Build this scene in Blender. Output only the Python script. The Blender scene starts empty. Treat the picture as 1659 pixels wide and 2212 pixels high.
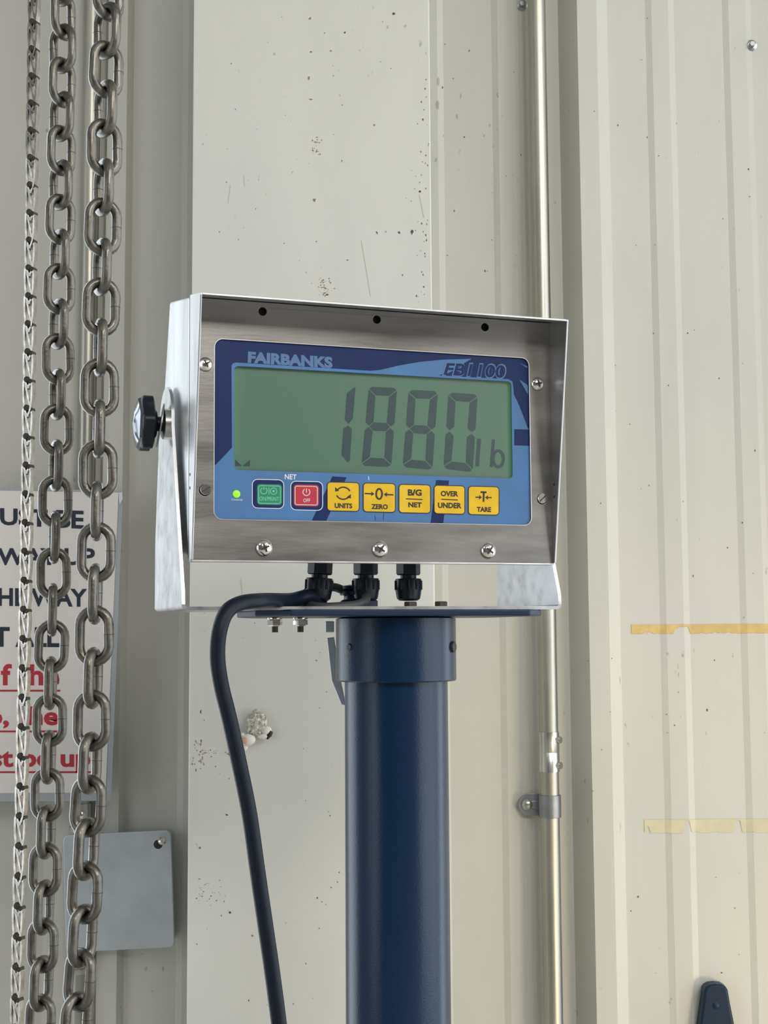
import bpy, math, random
from mathutils import Vector, Matrix
from mathutils.geometry import tessellate_polygon

random.seed(7)
scene = bpy.context.scene
COL = scene.collection
R = math.radians
PI = math.pi

# ------------------------------------------------------------------ camera
IW, IH, FPX = 1659.0, 2212.0, 2900.0
HORIZON = 1370.0
PITCH = math.atan((HORIZON - IH / 2) / FPX)
ROLL = -0.006
CAM = Vector((0, 0, 1.5))
fw = Vector((0, math.cos(PITCH), math.sin(PITCH)))
up0 = Vector((0, -math.sin(PITCH), math.cos(PITCH)))
rt0 = Vector((1, 0, 0))
rt = rt0 * math.cos(ROLL) + up0 * math.sin(ROLL)
up = up0 * math.cos(ROLL) - rt0 * math.sin(ROLL)
cd = bpy.data.cameras.new('camera')
cam = bpy.data.objects.new('camera', cd)
COL.objects.link(cam)
cd.sensor_fit = 'VERTICAL'
cd.sensor_height = 36.0
cd.sensor_width = 27.0
cd.lens = FPX / IH * 36.0
cd.clip_start = 0.02
m = Matrix((rt, up, -fw)).transposed().to_4x4()
m.translation = CAM
cam.matrix_world = m
scene.camera = cam

# ------------------------------------------------------------------ light
vs = scene.view_settings
vs.view_transform = 'Standard'
vs.look = 'None'
vs.gamma = 1.0
vs.use_curve_mapping = False
vs.exposure = -0.06

world = bpy.data.worlds.new('world')
scene.world = world
world.use_nodes = True
bg = world.node_tree.nodes['Background']
bg.inputs[0].default_value = (0.75, 0.87, 1.0, 1)
bg.inputs[1].default_value = 0.25


def area(name, loc, target, sx, sy, power, color):
    l = bpy.data.lights.new(name, 'AREA')
    l.shape = 'RECTANGLE'
    l.size, l.size_y, l.energy, l.color = sx, sy, power, color
    o = bpy.data.objects.new(name, l)
    COL.objects.link(o)
    o.location = loc
    d = Vector(target) - Vector(loc)
    o.rotation_euler = d.to_track_quat('-Z', 'Y').to_euler()
    return o


# daylight: raised roll-up doors in the back wall on both sides of the frame (the sign's door on the left),
# open doorways in the right and left walls, and a pair of high bay lamps under the roof
area('door_daylight', (-2.08, 1.86, 1.65), (-2.08, 0, 1.65), 2.75, 3.1, 80, (0.86, 0.94, 1.0))
area('second_door_daylight', (2.33, 1.86, 1.65), (2.33, 0, 1.65), 2.2, 3.1, 70, (0.88, 0.95, 1.0))
area('right_door_daylight', (3.95, -0.4, 1.8), (0, -0.4, 1.8), 3.6, 3.5, 100, (0.95, 0.98, 1.0))
area('left_door_daylight', (-3.95, -2.1, 1.8), (0, -2.1, 1.8), 3.0, 3.5, 52, (0.95, 0.98, 1.0))
area('high_bay_lamp', (3.3, -1.5, 4.1), (2.4, -0.7, 0), 1.2, 1.2, 60, (1.0, 0.97, 0.90))
area('high_bay_row', (1.7, -3.3, 4.15), (1.3, -1.0, 0), 2.0, 2.0, 175, (1.0, 0.97, 0.90))
area('high_bay_lamp', (-1.6, -2.2, 4.1), (-1.4, -1.4, 0), 1.2, 1.2, 12, (1.0, 0.97, 0.90))
wl = bpy.data.lights.new('work_lamp', 'SPOT')  # unseen warm spot, added to brighten the lower right wall
wl.energy, wl.color, wl.spot_size, wl.spot_blend, wl.shadow_soft_size = 24, (1.0, .80, .42), R(70), 1.0, .12
wlo = bpy.data.objects.new('work_lamp', wl)
COL.objects.link(wlo)
wlo.location = (1.15, .55, .75)
wlo.rotation_euler = (Vector((.62, 1.7, 1.05)) - wlo.location).to_track_quat('-Z', 'Y').to_euler()


# ------------------------------------------------------------------ helpers
def ray(px, py):
    return fw + rt * ((px - IW / 2) / FPX) - up * ((py - IH / 2) / FPX)


def at(px, py, D):
    """world point seen at a pixel, on the vertical plane y = D"""
    d = ray(px, py)
    return CAM + d * (D / d.y)


def link(name, me, parent=None):
    o = bpy.data.objects.new(name, me)
    COL.objects.link(o)
    if parent is not None:
        o.parent = parent
    return o


def tag(o, label=None, cat=None, group=None, kind=None):
    if label: o['label'] = label
    if cat: o['category'] = cat
    if group: o['group'] = group
    if kind: o['kind'] = kind
    return o


def empty(name, loc, label=None, cat=None, kind=None, rot=None, group=None):
    o = bpy.data.objects.new(name, None)
    COL.objects.link(o)
    o.location = loc
    o.empty_display_size = 0.02
    if rot: o.rotation_euler = rot
    return tag(o, label, cat, group, kind)


class MB:
    """collects verts and faces; build() links them as one mesh object"""
    def __init__(self):
        self.v, self.f = [], []

    def add(self, vs, fs):
        b = len(self.v)
        self.v += [tuple(x) for x in vs]
        self.f += [tuple(i + b for i in f) for f in fs]
        return self

    def box(self, x0, x1, y0, y1, z0, z1):
        v = [(x, y, z) for z in (z0, z1) for y in (y0, y1) for x in (x0, x1)]
        return self.add(v, [(0, 2, 3, 1), (4, 5, 7, 6), (0, 1, 5, 4), (2, 6, 7, 3), (0, 4, 6, 2), (1, 3, 7, 5)])

    def prism(self, pts, fn, a, b, holes=()):
        """polygon (2D) with holes, extruded; fn(p, t) -> 3D at extrusion t"""
        loops = [list(pts)] + [list(h) for h in holes]
        flat = [p for l in loops for p in l]
        n = len(flat)
        if holes:
            tris = tessellate_polygon([[Vector((p[0], p[1], 0)) for p in l] for l in loops])
        else:
            tris = [tuple(range(n))]
        V = [fn(p, a) for p in flat] + [fn(p, b) for p in flat]
        Fs = [tuple(t) for t in tris] + [tuple(i + n for i in reversed(t)) for t in tris]
        k = 0
        for l in loops:
            c = len(l)
            for i in range(c):
                j = (i + 1) % c
                Fs.append((k + i, k + j, k + j + n, k + i + n))
            k += c
        return self.add(V, Fs)

    def lathe(self, prof, seg=24, M=None, ph=0.0):
        """prof [(r, h)] about local Z, transformed by M"""
        M = M or Matrix.Identity(4)
        V, Fs = [], []
        n = len(prof)
        for i in range(seg):
            a = ph + 2 * PI * i / seg
            for r, h in prof:
                V.append(M @ Vector((r * math.cos(a), r * math.sin(a), h)))
        for i in range(seg):
            j = (i + 1) % seg
            for k in range(n - 1):
                Fs.append((i * n + k, j * n + k, j * n + k + 1, i * n + k + 1))
        if prof[0][0] > 1e-7: Fs.append(tuple(i * n for i in reversed(range(seg))))
        if prof[-1][0] > 1e-7: Fs.append(tuple(i * n + n - 1 for i in range(seg)))
        return self.add(V, Fs)

    def tube(self, pts, r, seg=12, closed=False, cap=True):
        pts = [Vector(p) for p in pts]
        n = len(pts)
        rs = r if isinstance(r, (list, tuple)) else [r] * n
        T = []
        for i in range(n):
            a = pts[(i - 1) % n] if closed or i > 0 else pts[i]
            b = pts[(i + 1) % n] if closed or i < n - 1 else pts[i]
            T.append((b - a).normalized())
        N = T[0].orthogonal().normalized()
        V, Fs = [], []
        for i in range(n):
            N = (N - T[i] * N.dot(T[i])).normalized()
            B = T[i].cross(N)
            for k in range(seg):
                a = 2 * PI * k / seg
                V.append(pts[i] + (N * math.cos(a) + B * math.sin(a)) * rs[i])
        for i in range(n if closed else n - 1):
            j = (i + 1) % n
            for k in range(seg):
                l = (k + 1) % seg
                Fs.append((i * seg + k, i * seg + l, j * seg + l, j * seg + k))
        if not closed and cap:
            Fs.append(tuple(reversed(range(seg))))
            Fs.append(tuple((n - 1) * seg + k for k in range(seg)))
        return self.add(V, Fs)

    def mesh(self, name, mat, smooth=None):
        me = bpy.data.meshes.new(name)
        me.from_pydata(self.v, [], self.f)
        import bmesh
        bm = bmesh.new()
        bm.from_mesh(me)
        bmesh.ops.recalc_face_normals(bm, faces=bm.faces)
        bm.to_mesh(me)
        bm.free()
        if mat: me.materials.append(mat)
        if smooth is not None:
            me.polygons.foreach_set('use_smooth', [True] * len(me.polygons))
            me.set_sharp_from_angle(angle=R(smooth))
        me.update()
        return me

    def build(self, name, mat, parent=None, smooth=None, bevel=0, seg=2):
        o = link(name, self.mesh(name, mat, smooth), parent)
        if bevel:
            b = o.modifiers.new('bevel', 'BEVEL')
            b.width, b.segments, b.limit_method = bevel, seg, 'ANGLE'
            b.angle_limit = R(35)
        return o


def axis_matrix(loc, direction, upv=(0, 0, 1)):
    z = Vector(direction).normalized()
    u = Vector(upv)
    if abs(u.normalized().dot(z)) > .98: u = Vector((1, 0, 0))
    x = u.cross(z).normalized()
    y = z.cross(x)
    M = Matrix((x, y, z)).transposed().to_4x4()
    M.translation = Vector(loc)
    return M


def smooth_path(ctrl, per=8):
    """Catmull-Rom through control points"""
    P = [Vector(c) for c in ctrl]
    P = [P[0] * 2 - P[1]] + P + [P[-1] * 2 - P[-2]]
    out = []
    for i in range(1, len(P) - 2):
        for k in range(per):
            t = k / per
            a, b, c, d = P[i - 1], P[i], P[i + 1], P[i + 2]
            out.append(.5 * ((2 * b) + (c - a) * t + (2 * a - 5 * b + 4 * c - d) * t * t + (3 * b - a - 3 * c + d) * t ** 3))
    out.append(P[-2])
    return out


def rrect(x0, x1, y0, y1, r, n=5):
    pts = []
    for cx, cy, a0 in ((x1 - r, y1 - r, 0), (x0 + r, y1 - r, 90), (x0 + r, y0 + r, 180), (x1 - r, y0 + r, 270)):
        for i in range(n + 1):
            a = R(a0 + 90 * i / n)
            pts.append((cx + r * math.cos(a), cy + r * math.sin(a)))
    return pts


# ------------------------------------------------------------------ materials
def mat(name, color, rough=.5, metal=0.0, spec=.5, bump=0.0, bscale=200, var=0.0, vscale=20,
        stretch=(1, 1, 1), coat=0.0, emit=None, estr=0.0, rvar=0.0, color2=None):
    mt = bpy.data.materials.new(name)
    mt.use_nodes = True
    nt = mt.node_tree
    b = nt.nodes['Principled BSDF']
    b.inputs['Base Color'].default_value = (*color, 1)
    b.inputs['Roughness'].default_value = rough
    b.inputs['Metallic'].default_value = metal
    b.inputs['Specular IOR Level'].default_value = spec
    b.inputs['Coat Weight'].default_value = coat
    b.inputs['Coat Roughness'].default_value = .10
    if emit:
        b.inputs['Emission Color'].default_value = (*emit, 1)
        b.inputs['Emission Strength'].default_value = estr
    if var or bump or rvar:
        tc = nt.nodes.new('ShaderNodeTexCoord')
        mp = nt.nodes.new('ShaderNodeMapping')
        mp.inputs['Scale'].default_value = stretch
        nt.links.new(tc.outputs['Object'], mp.inputs[0])
    if var or rvar:
        n = nt.nodes.new('ShaderNodeTexNoise')
        n.inputs['Scale'].default_value = vscale
        n.inputs['Detail'].default_value = 6
        n.inputs['Roughness'].default_value = .6
        nt.links.new(mp.outputs[0], n.inputs[0])
    if var:
        rp = nt.nodes.new('ShaderNodeValToRGB')
        c2 = color2 or tuple(max(0, c * (1 - var)) for c in color)
        rp.color_ramp.elements[0].position = .32
        rp.color_ramp.elements[1].position = .68
        rp.color_ramp.elements[0].color = (*c2, 1)
        rp.color_ramp.elements[1].color = (*(color if color2 else tuple(min(1, c * (1 + var * .5)) for c in color)), 1)
        nt.links.new(n.outputs[0], rp.inputs[0])
        nt.links.new(rp.outputs[0], b.inputs['Base Color'])
    if rvar:
        mr = nt.nodes.new('ShaderNodeMapRange')
        mr.inputs['To Min'].default_value = max(.02, rough - rvar)
        mr.inputs['To Max'].default_value = min(1, rough + rvar)
        mr.inputs['From Min'].default_value = .3
        mr.inputs['From Max'].default_value = .7
        nt.links.new(n.outputs[0], mr.inputs[0])
        nt.links.new(mr.outputs[0], b.inputs['Roughness'])
    if bump:
        n2 = nt.nodes.new('ShaderNodeTexNoise')
        n2.inputs['Scale'].default_value = bscale
        n2.inputs['Detail'].default_value = 4
        nt.links.new(mp.outputs[0], n2.inputs[0])
        bp = nt.nodes.new('ShaderNodeBump')
        bp.inputs['Strength'].default_value = bump
        bp.inputs['Distance'].default_value = .001
        nt.links.new(n2.outputs[0], bp.inputs['Height'])
        nt.links.new(bp.outputs[0], b.inputs['Normal'])
    return mt


def paint_mat(name, color, rough, specks=.66, scale=90):
    """painted sheet steel with faint grime and fine dark scuffs"""
    mt = mat(name, color, rough, bump=.12, bscale=60, var=.07, vscale=5, stretch=(1, 1, .35))
    nt = mt.node_tree
    b = nt.nodes['Principled BSDF']
    src = b.inputs['Base Color'].links[0].from_socket
    tc = nt.nodes.new('ShaderNodeTexCoord')
    mp = nt.nodes.new('ShaderNodeMapping')
    mp.inputs['Scale'].default_value = (1, 1, .55)
    mp.inputs['Rotation'].default_value = (0, R(25), 0)
    nt.links.new(tc.outputs['Object'], mp.inputs[0])
    n = nt.nodes.new('ShaderNodeTexNoise')
    n.inputs['Scale'].default_value = scale
    n.inputs['Detail'].default_value = 3
    nt.links.new(mp.outputs[0], n.inputs[0])
    big = nt.nodes.new('ShaderNodeTexNoise')
    big.inputs['Scale'].default_value = 4
    nt.links.new(tc.outputs['Object'], big.inputs[0])
    mul = nt.nodes.new('ShaderNodeMath')
    mul.operation = 'MULTIPLY_ADD'
    mul.inputs[1].default_value = .35
    nt.links.new(big.outputs[0], mul.inputs[0])
    nt.links.new(n.outputs[0], mul.inputs[2])
    mr = nt.nodes.new('ShaderNodeMapRange')
    mr.inputs['From Min'].default_value = specks + .22
    mr.inputs['From Max'].default_value = specks + .27
    nt.links.new(mul.outputs[0], mr.inputs[0])
    k = nt.nodes.new('ShaderNodeMath')
    k.operation = 'MULTIPLY'
    k.inputs[1].default_value = .45
    nt.links.new(mr.outputs[0], k.inputs[0])
    mx = nt.nodes.new('ShaderNodeMix')
    mx.data_type = 'RGBA'
    mx.inputs['B'].default_value = (.16, .14, .11, 1)
    nt.links.new(k.outputs[0], mx.inputs['Factor'])
    nt.links.new(src, mx.inputs['A'])
    nt.links.new(mx.outputs['Result'], b.inputs['Base Color'])
    return mt


M = {}
M['wall'] = paint_mat('liner panel paint', (.63, .625, .58), .45, .68)
M['column'] = paint_mat('column paint', (.69, .69, .645), .38, .69, 110)
M['interior'] = mat('interior wall', (.30, .29, .27), .7)
M['frontwall'] = mat('far interior wall', (.10, .10, .11), .8)
M['concrete'] = mat('concrete', (.42, .405, .37), .7, bump=.3, bscale=30, var=.2, vscale=3)
M['ceiling'] = mat('ceiling', (.35, .35, .34), .8)
M['steel'] = mat('brushed stainless', (.27, .257, .245), .36, 1, var=.22, vscale=14, stretch=(.35, 1, 2.2), rvar=.1, bump=.05, bscale=300)  # face copy of the stainless, base darkened for the dim room it reflects
M['steel_side'] = mat('bright stainless', (.72, .73, .745), .34, 1, var=.10, vscale=30, stretch=(1, 1, .2), rvar=.06)  # side copy of the same stainless, base paled for the light it catches
M['yoke'] = mat('dull stainless', (.60, .61, .63), .30, 1, var=.09, vscale=70, rvar=.05)
M['rim'] = mat('cut steel edge', (.75, .74, .70), .30, 1)
M['screw'] = mat('polished screw steel', (.78, .76, .72), .14, 1)
M['slot'] = mat('screw recess', (.03, .025, .02), .5)  # dark fill that stands in for shade inside recesses and holes
M['zinc'] = mat('zinc plated steel', (.62, .62, .60), .3, 1, var=.15, vscale=40)
M['conduit'] = mat('galvanised conduit', (.50, .49, .44), .40, 1, var=.2, vscale=25, stretch=(1, 1, .15), rvar=.08)
M['conduit_strap'] = mat('grey galvanised strap', (.33, .34, .37), .4, .8, var=.15, vscale=60)
M['galv_cover'] = mat('galvanised cover', (.60, .65, .69), .48, .6, var=.12, vscale=18)
M['chain'] = mat('worn chain steel', (.17, .158, .138), .45, 1, var=.40, vscale=90, coat=.6, rvar=.10, bump=.25, bscale=400)
M['weld'] = mat('weld seam', (.07, .06, .05), .6, .5)
M['flatchain'] = mat('bright zinc chain', (.52, .50, .47), .20, 1, var=.4, vscale=150)
M['black'] = mat('black plastic', (.006, .010, .020), .38, 0, .35)
M['rubber'] = mat('black cable sheath', (.005, .009, .019), .45, 0, .22)
M['grey_cable'] = mat('grey cable sheath', (.05, .055, .06), .5)
M['post'] = mat('dark post paint', (.0008, .019, .056), .27, 0, .42, bump=.12, bscale=700)
M['plate'] = mat('dark plate paint', (.006, .020, .050), .4, 0, .3, bump=.1, bscale=500)
M['knobcap'] = mat('glossy knob cap', (.25, .27, .31), .14, .85)
M['navy'] = mat('navy overlay print', (.005, .021, .105), .42, 0, .25, var=.25, vscale=18)
M['blue'] = mat('light blue overlay print', (.068, .205, .46), .38, 0, .4, var=.2, vscale=26, color2=(.070, .165, .345))
M['logo'] = mat('logo blue print', (.075, .17, .34), .4)
M['lcd'] = mat('lcd green', (.095, .200, .137), .35)
M['seg'] = mat('lcd segment', (.024, .056, .066), .4)
M['yellow'] = mat('yellow key', (.80, .50, .018), .42, 0, .3, var=.12, vscale=60)
M['green'] = mat('green key', (.012, .245, .135), .36)
M['red'] = mat('red key', (.50, .028, .060), .36)
M['ink'] = mat('black key print', (.018, .016, .012), .5)
M['lightprint'] = mat('pale key print', (.62, .66, .58), .5)
M['greenprint'] = mat('pale green key print', (.22, .55, .36), .5)
M['whiteprint'] = mat('white print', (.72, .75, .78), .5)
M['led'] = mat('green led', (.25, .75, .02), .3, emit=(.30, 1.0, .02), estr=.7)
M['paper'] = mat('laminated paper', (.82, .785, .765), .3, var=.03, vscale=6)
M['sleeve'] = mat('clear sleeve edge', (.42, .45, .49), .22, 0, .6)
M['textblack'] = mat('black lettering', (.022, .030, .05), .45)
M['textred'] = mat('red lettering', (.50, .030, .055), .45)
M['tape'] = mat('yellowed tape', (.70, .52, .20), .6, var=.15, vscale=60)
M['tape_old'] = mat('tape residue', (.66, .62, .43), .6, var=.08, vscale=50)
M['rust'] = mat('rust', (.34, .20, .12), .8, var=.4, vscale=300)
M['grime'] = mat('grime', (.10, .09, .075), .8)
M['fleece'] = mat('fleece white', (.82, .80, .70), .8, var=.5, vscale=300, color2=(.22, .20, .17), bump=.6, bscale=500)
M['sheepskin'] = mat('sheep white', (.78, .75, .72), .5)
M['muzzle'] = mat('peach muzzle', (.62, .34, .25), .5)
M['hoof'] = mat('black hoof', (.015, .016, .018), .4)

nt = M['lcd'].node_tree
pb = nt.nodes['Principled BSDF']
tc_ = nt.nodes.new('ShaderNodeTexCoord')
sx_ = nt.nodes.new('ShaderNodeSeparateXYZ')
ab = nt.nodes.new('ShaderNodeMath'); ab.operation = 'SUBTRACT'; ab.inputs[1].default_value = .5
a2 = nt.nodes.new('ShaderNodeMath'); a2.operation = 'ABSOLUTE'
mr_ = nt.nodes.new('ShaderNodeMapRange'); mr_.interpolation_type = 'SMOOTHSTEP'
mr_.inputs['From Min'].default_value = .455
mr_.inputs['From Max'].default_value = .50
mr_.inputs['To Max'].default_value = .06
nt.links.new(tc_.outputs['Generated'], sx_.inputs[0])
nt.links.new(sx_.outputs[0], ab.inputs[0])
nt.links.new(ab.outputs[0], a2.inputs[0])
nt.links.new(a2.outputs[0], mr_.inputs[0])
nt.links.new(mr_.outputs[0], pb.inputs['Emission Strength'])
pb.inputs['Emission Color'].default_value = (.04, 1.0, .25, 1)

# clear display window: a thin sheet that only adds a faint reflection
g = bpy.data.materials.new('display window')
g.use_nodes = True
nt = g.node_tree
nt.nodes.clear()
o_ = nt.nodes.new('ShaderNodeOutputMaterial')
mixs = nt.nodes.new('ShaderNodeMixShader')
tr = nt.nodes.new('ShaderNodeBsdfTransparent')
gl = nt.nodes.new('ShaderNodeBsdfGlossy')
gl.inputs['Roughness'].default_value = .12
mixs.inputs[0].default_value = .05
nt.links.new(tr.outputs[0], mixs.inputs[1])
nt.links.new(gl.outputs[0], mixs.inputs[2])
nt.links.new(mixs.outputs[0], o_.inputs[0])
M['glass'] = g

# ------------------------------------------------------------------ the room
WALL_D = 1.705          # plane of the liner panel's pans
RIB_H = .032
XPX = lambda px: at(px, 1370, 1.69).x


def slab(name, dims, material, label):
    o = MB().box(*dims).build(name, material)
    return tag(o, label, kind='structure')


slab('floor', (-4.1, 4.1, -5.1, 1.9, -.1, 0), M['concrete'], 'grey concrete floor of the workshop below the frame')
slab('ceiling', (-4.1, 4.1, -5.1, 1.9, 4.3, 4.4), M['ceiling'], 'pale ceiling of the workshop above the frame')
slab('wall_front', (-4.1, 4.1, -5.1, -5.0, 0, 4.3), M['frontwall'], 'dim far wall of the workshop behind the viewer')
for nm, sg, y0, y1 in (('wall_left', -1, -3.6, -.6), ('wall_right', 1, -2.2, 1.4)):
    b = MB()
    xa, xb = sorted((sg * 4.0, sg * 4.1))
    b.box(xa, xb, -5.0, y0, 0, 4.3)
    b.box(xa, xb, y1, 1.9, 0, 4.3)
    b.box(xa, xb, y0, y1, 3.6, 4.3)
    tag(b.build(nm, M['interior']), ('left' if sg < 0 else 'right') + ' side wall of the workshop with a tall open doorway', kind='structure')

# corrugated back wall: 12 inch ribbed liner panels
back = tag(empty('wall_back', (0, WALL_D, 0)), 'cream ribbed sheet metal wall behind the scale post and chains', kind='structure')
PITCHX = .3048
RIB0 = XPX(1289)


# rib index: (height, width of its flank); the sheet laps make them uneven
RIBS = {0: (.036, .0200), -2: (.014, .0060)}


def profile(x):
    """how far the sheet stands proud of its pans at x"""
    d = (x - RIB0) % PITCHX
    if d > PITCHX / 2: d -= PITCHX
    a = abs(d)
    h, w = RIBS.get(round((x - d - RIB0) / PITCHX), (RIB_H, .0135))
    if a < .0125: return h
    if a < .0125 + w: return h * (1 - (a - .0125) / w)
    for c in (PITCHX / 3, -PITCHX / 3):
        e = abs(d - c)
        if e < .011: return .0022
        if e < .019: return .0022 * (1 - (e - .011) / .008)
    return 0.0


def breaks(k):
    xs = []
    c = RIB0 + k * PITCHX
    w = RIBS.get(k, (RIB_H, .0135))[1]
    for d in (-.0125 - w, -.0125, .0125, .0125 + w):
        xs.append(c + d)
    for m_ in (1, 2):
        for d in (-.019, -.011, .011, .019):
            xs.append(c + m_ * PITCHX / 3 + d)
    return xs


k = -3
while k < 3:
    xs = []
    for q in range(3): xs += breaks(k + q)
    xs.append(RIB0 + (k + 3) * PITCHX - .0125 - RIBS.get(k + 3, (RIB_H, .0135))[1])
    pts = [(x, -profile(x)) for x in xs]
    b = MB()
    V = []
    for x, y in pts:
        for z in (0, 4.3):
            V.append((x, y, z)); V.append((x, y + .0012, z))
    Fs = []
    for i in range(len(pts) - 1):
        a, c = 4 * i, 4 * (i + 1)
        Fs += [(a, c, c + 2, a + 2), (a + 1, a + 3, c + 3, c + 1)]
    b.add(V, Fs)
    o = link('wall_panel', b.mesh('wall_panel', M['wall']), back)
    # a hair of bend radius along each rib
    k += 3
DOORX = RIB0 - 3 * PITCHX - .026
b = MB()
DOORR = RIB0 + 3 * PITCHX - .026
b.box(DOORX, DOORR, 1.75, 1.8, 0, 4.3)
b.box(DOORR, 3.5, 1.70, 1.8, 3.25, 4.3)
b.box(3.5, 4.1, 1.70, 1.8, 0, 4.3)
b.box(-4.1, -3.5, 1.70, 1.8, 0, 4.3)
b.box(-3.5, DOORX, 1.70, 1.8, 3.25, 4.3)
tag(b.build('wall_outer', M['interior']), 'outer skin of the building around the open roll-up doorway', kind='structure')
tag(MB().box(DOORX - .012, DOORX, 1.69, 1.82, 0, 3.25).build('trim_1', M['conduit_strap']), 'steel jamb of the roll-up doorway at the left', kind='structure')


def wall_y(x, lift=.0008):
    return WALL_D - profile(x) - lift


# column flange standing in front of the wall
CD = 1.45
CXL, CXR = at(409, 1370, CD).x, at(940, 1370, CD).x
col = tag(empty('steel_column', ((CXL + CXR) / 2, CD, 0)), 'wide cream painted steel column with rust chips behind the display', 'column', kind='structure')
hw = (CXR - CXL) / 2
b = MB()
nseg = 28
prof = [(hw - .0012, 0), (hw, .0012), (hw, .013), (-hw, .013), (-hw, .0012), (-hw + .0012, 0)]
V = [(x, y, z) for z in (0, 4.3) for x, y in prof]
n = len(prof)
b.add(V, [tuple(range(n)), tuple(range(2 * n - 1, n - 1, -1))] + [(i, (i + 1) % n, (i + 1) % n + n, i + n) for i in range(n)])
b.build('flange', M['column'], col)
MB().box(-.005, .005, .013, .20, 0, 4.3).build('web', M['column'], col)
MB().box(-hw, hw, .20, .213, 0, 4.3).build('flange', M['column'], col)


def chip(b, px, py, r, D, asp=1.0, org=(0, 0, 0)):
    c = at(px, py, D) - Vector(org)
    s = D / FPX
    nn = random.randint(5, 8)
    a0 = random.random() * 6
    pts = []
    for i in range(nn):
        a = a0 + 2 * PI * i / nn
        rr = r * s * random.uniform(.35, 1.15)
        pts.append((c.x + rr * math.cos(a), c.y - .0003, c.z + rr * asp * math.sin(a)))
    b.add(pts, [tuple(range(nn))])


org = col.location
rust, grime = MB(), MB()
for px, py, r, s in [(670, 40, 4, 1), (671, 112, 4.5, .8), (715, 110, 3.5, .8), (667, 168, 4, 1.5), (720, 164, 2, 1), (672, 215, 4.5, .7),
                     (679, 432, 4, 1.3), (684, 522, 2, 1), (808, 270, 2.6, 1), (545, 1858, 3, 1), (432, 1832, 3, 1.4), (556, 1794, 2.5, 1), (435, 1600, 2.5, 2),
                     (575, 1940, 3, .8), (545, 2021, 3, 1), (440, 1650, 2, 2)]:
    chip(rust, px, py, r, CD, s, org)
for i in range(26): chip(rust, random.gauss(680, 6), random.choice([random.gauss(304, 6), random.gauss(327, 5)]), random.uniform(.8, 2.2), CD, 1, org)
for i in range(46): chip(rust, random.gauss(702, 9), random.uniform(600, 642), random.uniform(.8, 2.4), CD, 1, org)
for i in range(30): chip(rust, random.uniform(430, 500), random.gauss(1624, 4), random.uniform(.6, 2.2), CD, .8, org)
for i in range(24): chip(rust, random.uniform(415, 440), random.uniform(1600, 1665), random.uniform(.6, 1.8), CD, 2, org)
for i in range(34): chip(grime, random.uniform(412, 490), random.gauss(1925, 14), random.uniform(.6, 2.0), CD, .8, org)
for i in range(46): chip(grime, 926 - abs(random.gauss(0, 16)), random.uniform(150, 680), random.uniform(.6, 1.8), CD, 2.0, org)
for i in range(60): chip(grime, random.uniform(425, 920), random.uniform(10, 630), random.uniform(.4, 1.4), CD, 1.6, org)
for i in range(50): chip(grime, random.uniform(412, 740), random.uniform(1320, 2190), random.uniform(.4, 1.5), CD, 1.6, org)
for px, py, r, s in [(745, 70, 2.5, 1), (814, 502, 2.6, 1.6), (851, 30, 4, 1), (862, 502, 4, 1), (890, 500, 3.5, 1.4), (751, 562, 3, .4), (490, 1760, 3, 1), (554, 1767, 3, 1), (434, 1537, 1.6, 3), (497, 1970, 3, 1.2)]:
    chip(grime, px, py, r, CD, s, org)
tag(rust.build('rust_chips', M['rust'], col), kind='stuff')
tag(grime.build('grime_specks', M['grime'], col), kind='stuff')
# a long thin scratch left of the display
b = MB()
for (xa, ya, xb, yb) in [(526, 380, 528, 402), (497, 400, 492, 440), (780, 520, 800, 640), (520, 1250, 524, 1300), (905, 420, 915, 470)]:
    p, q = at(xa, ya, CD) - org, at(xb, yb, CD) - org
    b.add([(p.x, p.y - .0003, p.z), (p.x + .0006, p.y - .0003, p.z), (q.x + .0005, q.y - .0003, q.z), (q.x, q.y - .0003, q.z)], [(0, 1, 2, 3)])
tag(b.build('paint_scratches', mat('scratch', (.52, .515, .47), .7), col), kind='stuff')

# wall grime on the ribbed panels
wg = MB()
for i in range(120):
    px, py = (random.uniform(1250, 1659), random.uniform(0, 2200)) if random.random() < .7 else (random.uniform(940, 1140), random.uniform(0, 640))
    c = at(px, py, 1.70)
    r = random.uniform(.0002, .0010)
    y = wall_y(c.x, .0006) - WALL_D
    nn = 6
    a0 = random.random() * 6
    asp = random.uniform(.5, 2.2)
    wg.add([(c.x + r * random.uniform(.4, 1.1) * math.cos(a0 + i * 2 * PI / nn), y, c.z + asp * r * math.sin(a0 + i * 2 * PI / nn)) for i in range(nn)], [tuple(range(nn))])
tag(wg.build('grime_specks', M['grime'], back), kind='stuff')

# fasteners in the wall
def fastener(px, py, r=.0075):
    c = at(px, py, 1.70)
    y = wall_y(c.x, 0) - WALL_D
    b = MB()
    Mx = axis_matrix((c.x, y, c.z), (0, -1, 0))
    b.lathe([(r, 0), (r, .001), (r * .72, .0018), (r * .62, .002)], 20, Mx)
    f_ = b.build('fastener', M['zinc'], back, 30)
    b = MB().lathe([(r * .55, .0018), (r * .55, .006), (r * .45, .0068)], 6, Mx)
    b.build('hex_head', M['conduit_strap'], f_)


fastener(1625, 95)
fastener(1128, 8)

# ------------------------------------------------------------------ display frame of reference
BOX_ROT = Matrix.Rotation(R(18.817), 3, 'Z') @ Matrix.Rotation(R(.289), 3, 'X') @ Matrix.Rotation(R(-.155), 3, 'Y')
BOX_O = Vector((-.119508, .94, 1.581458))
BOX_M = BOX_ROT.to_4x4()
BOX_M.translation = BOX_O
BOX_INV = BOX_M.inverted()


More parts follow.
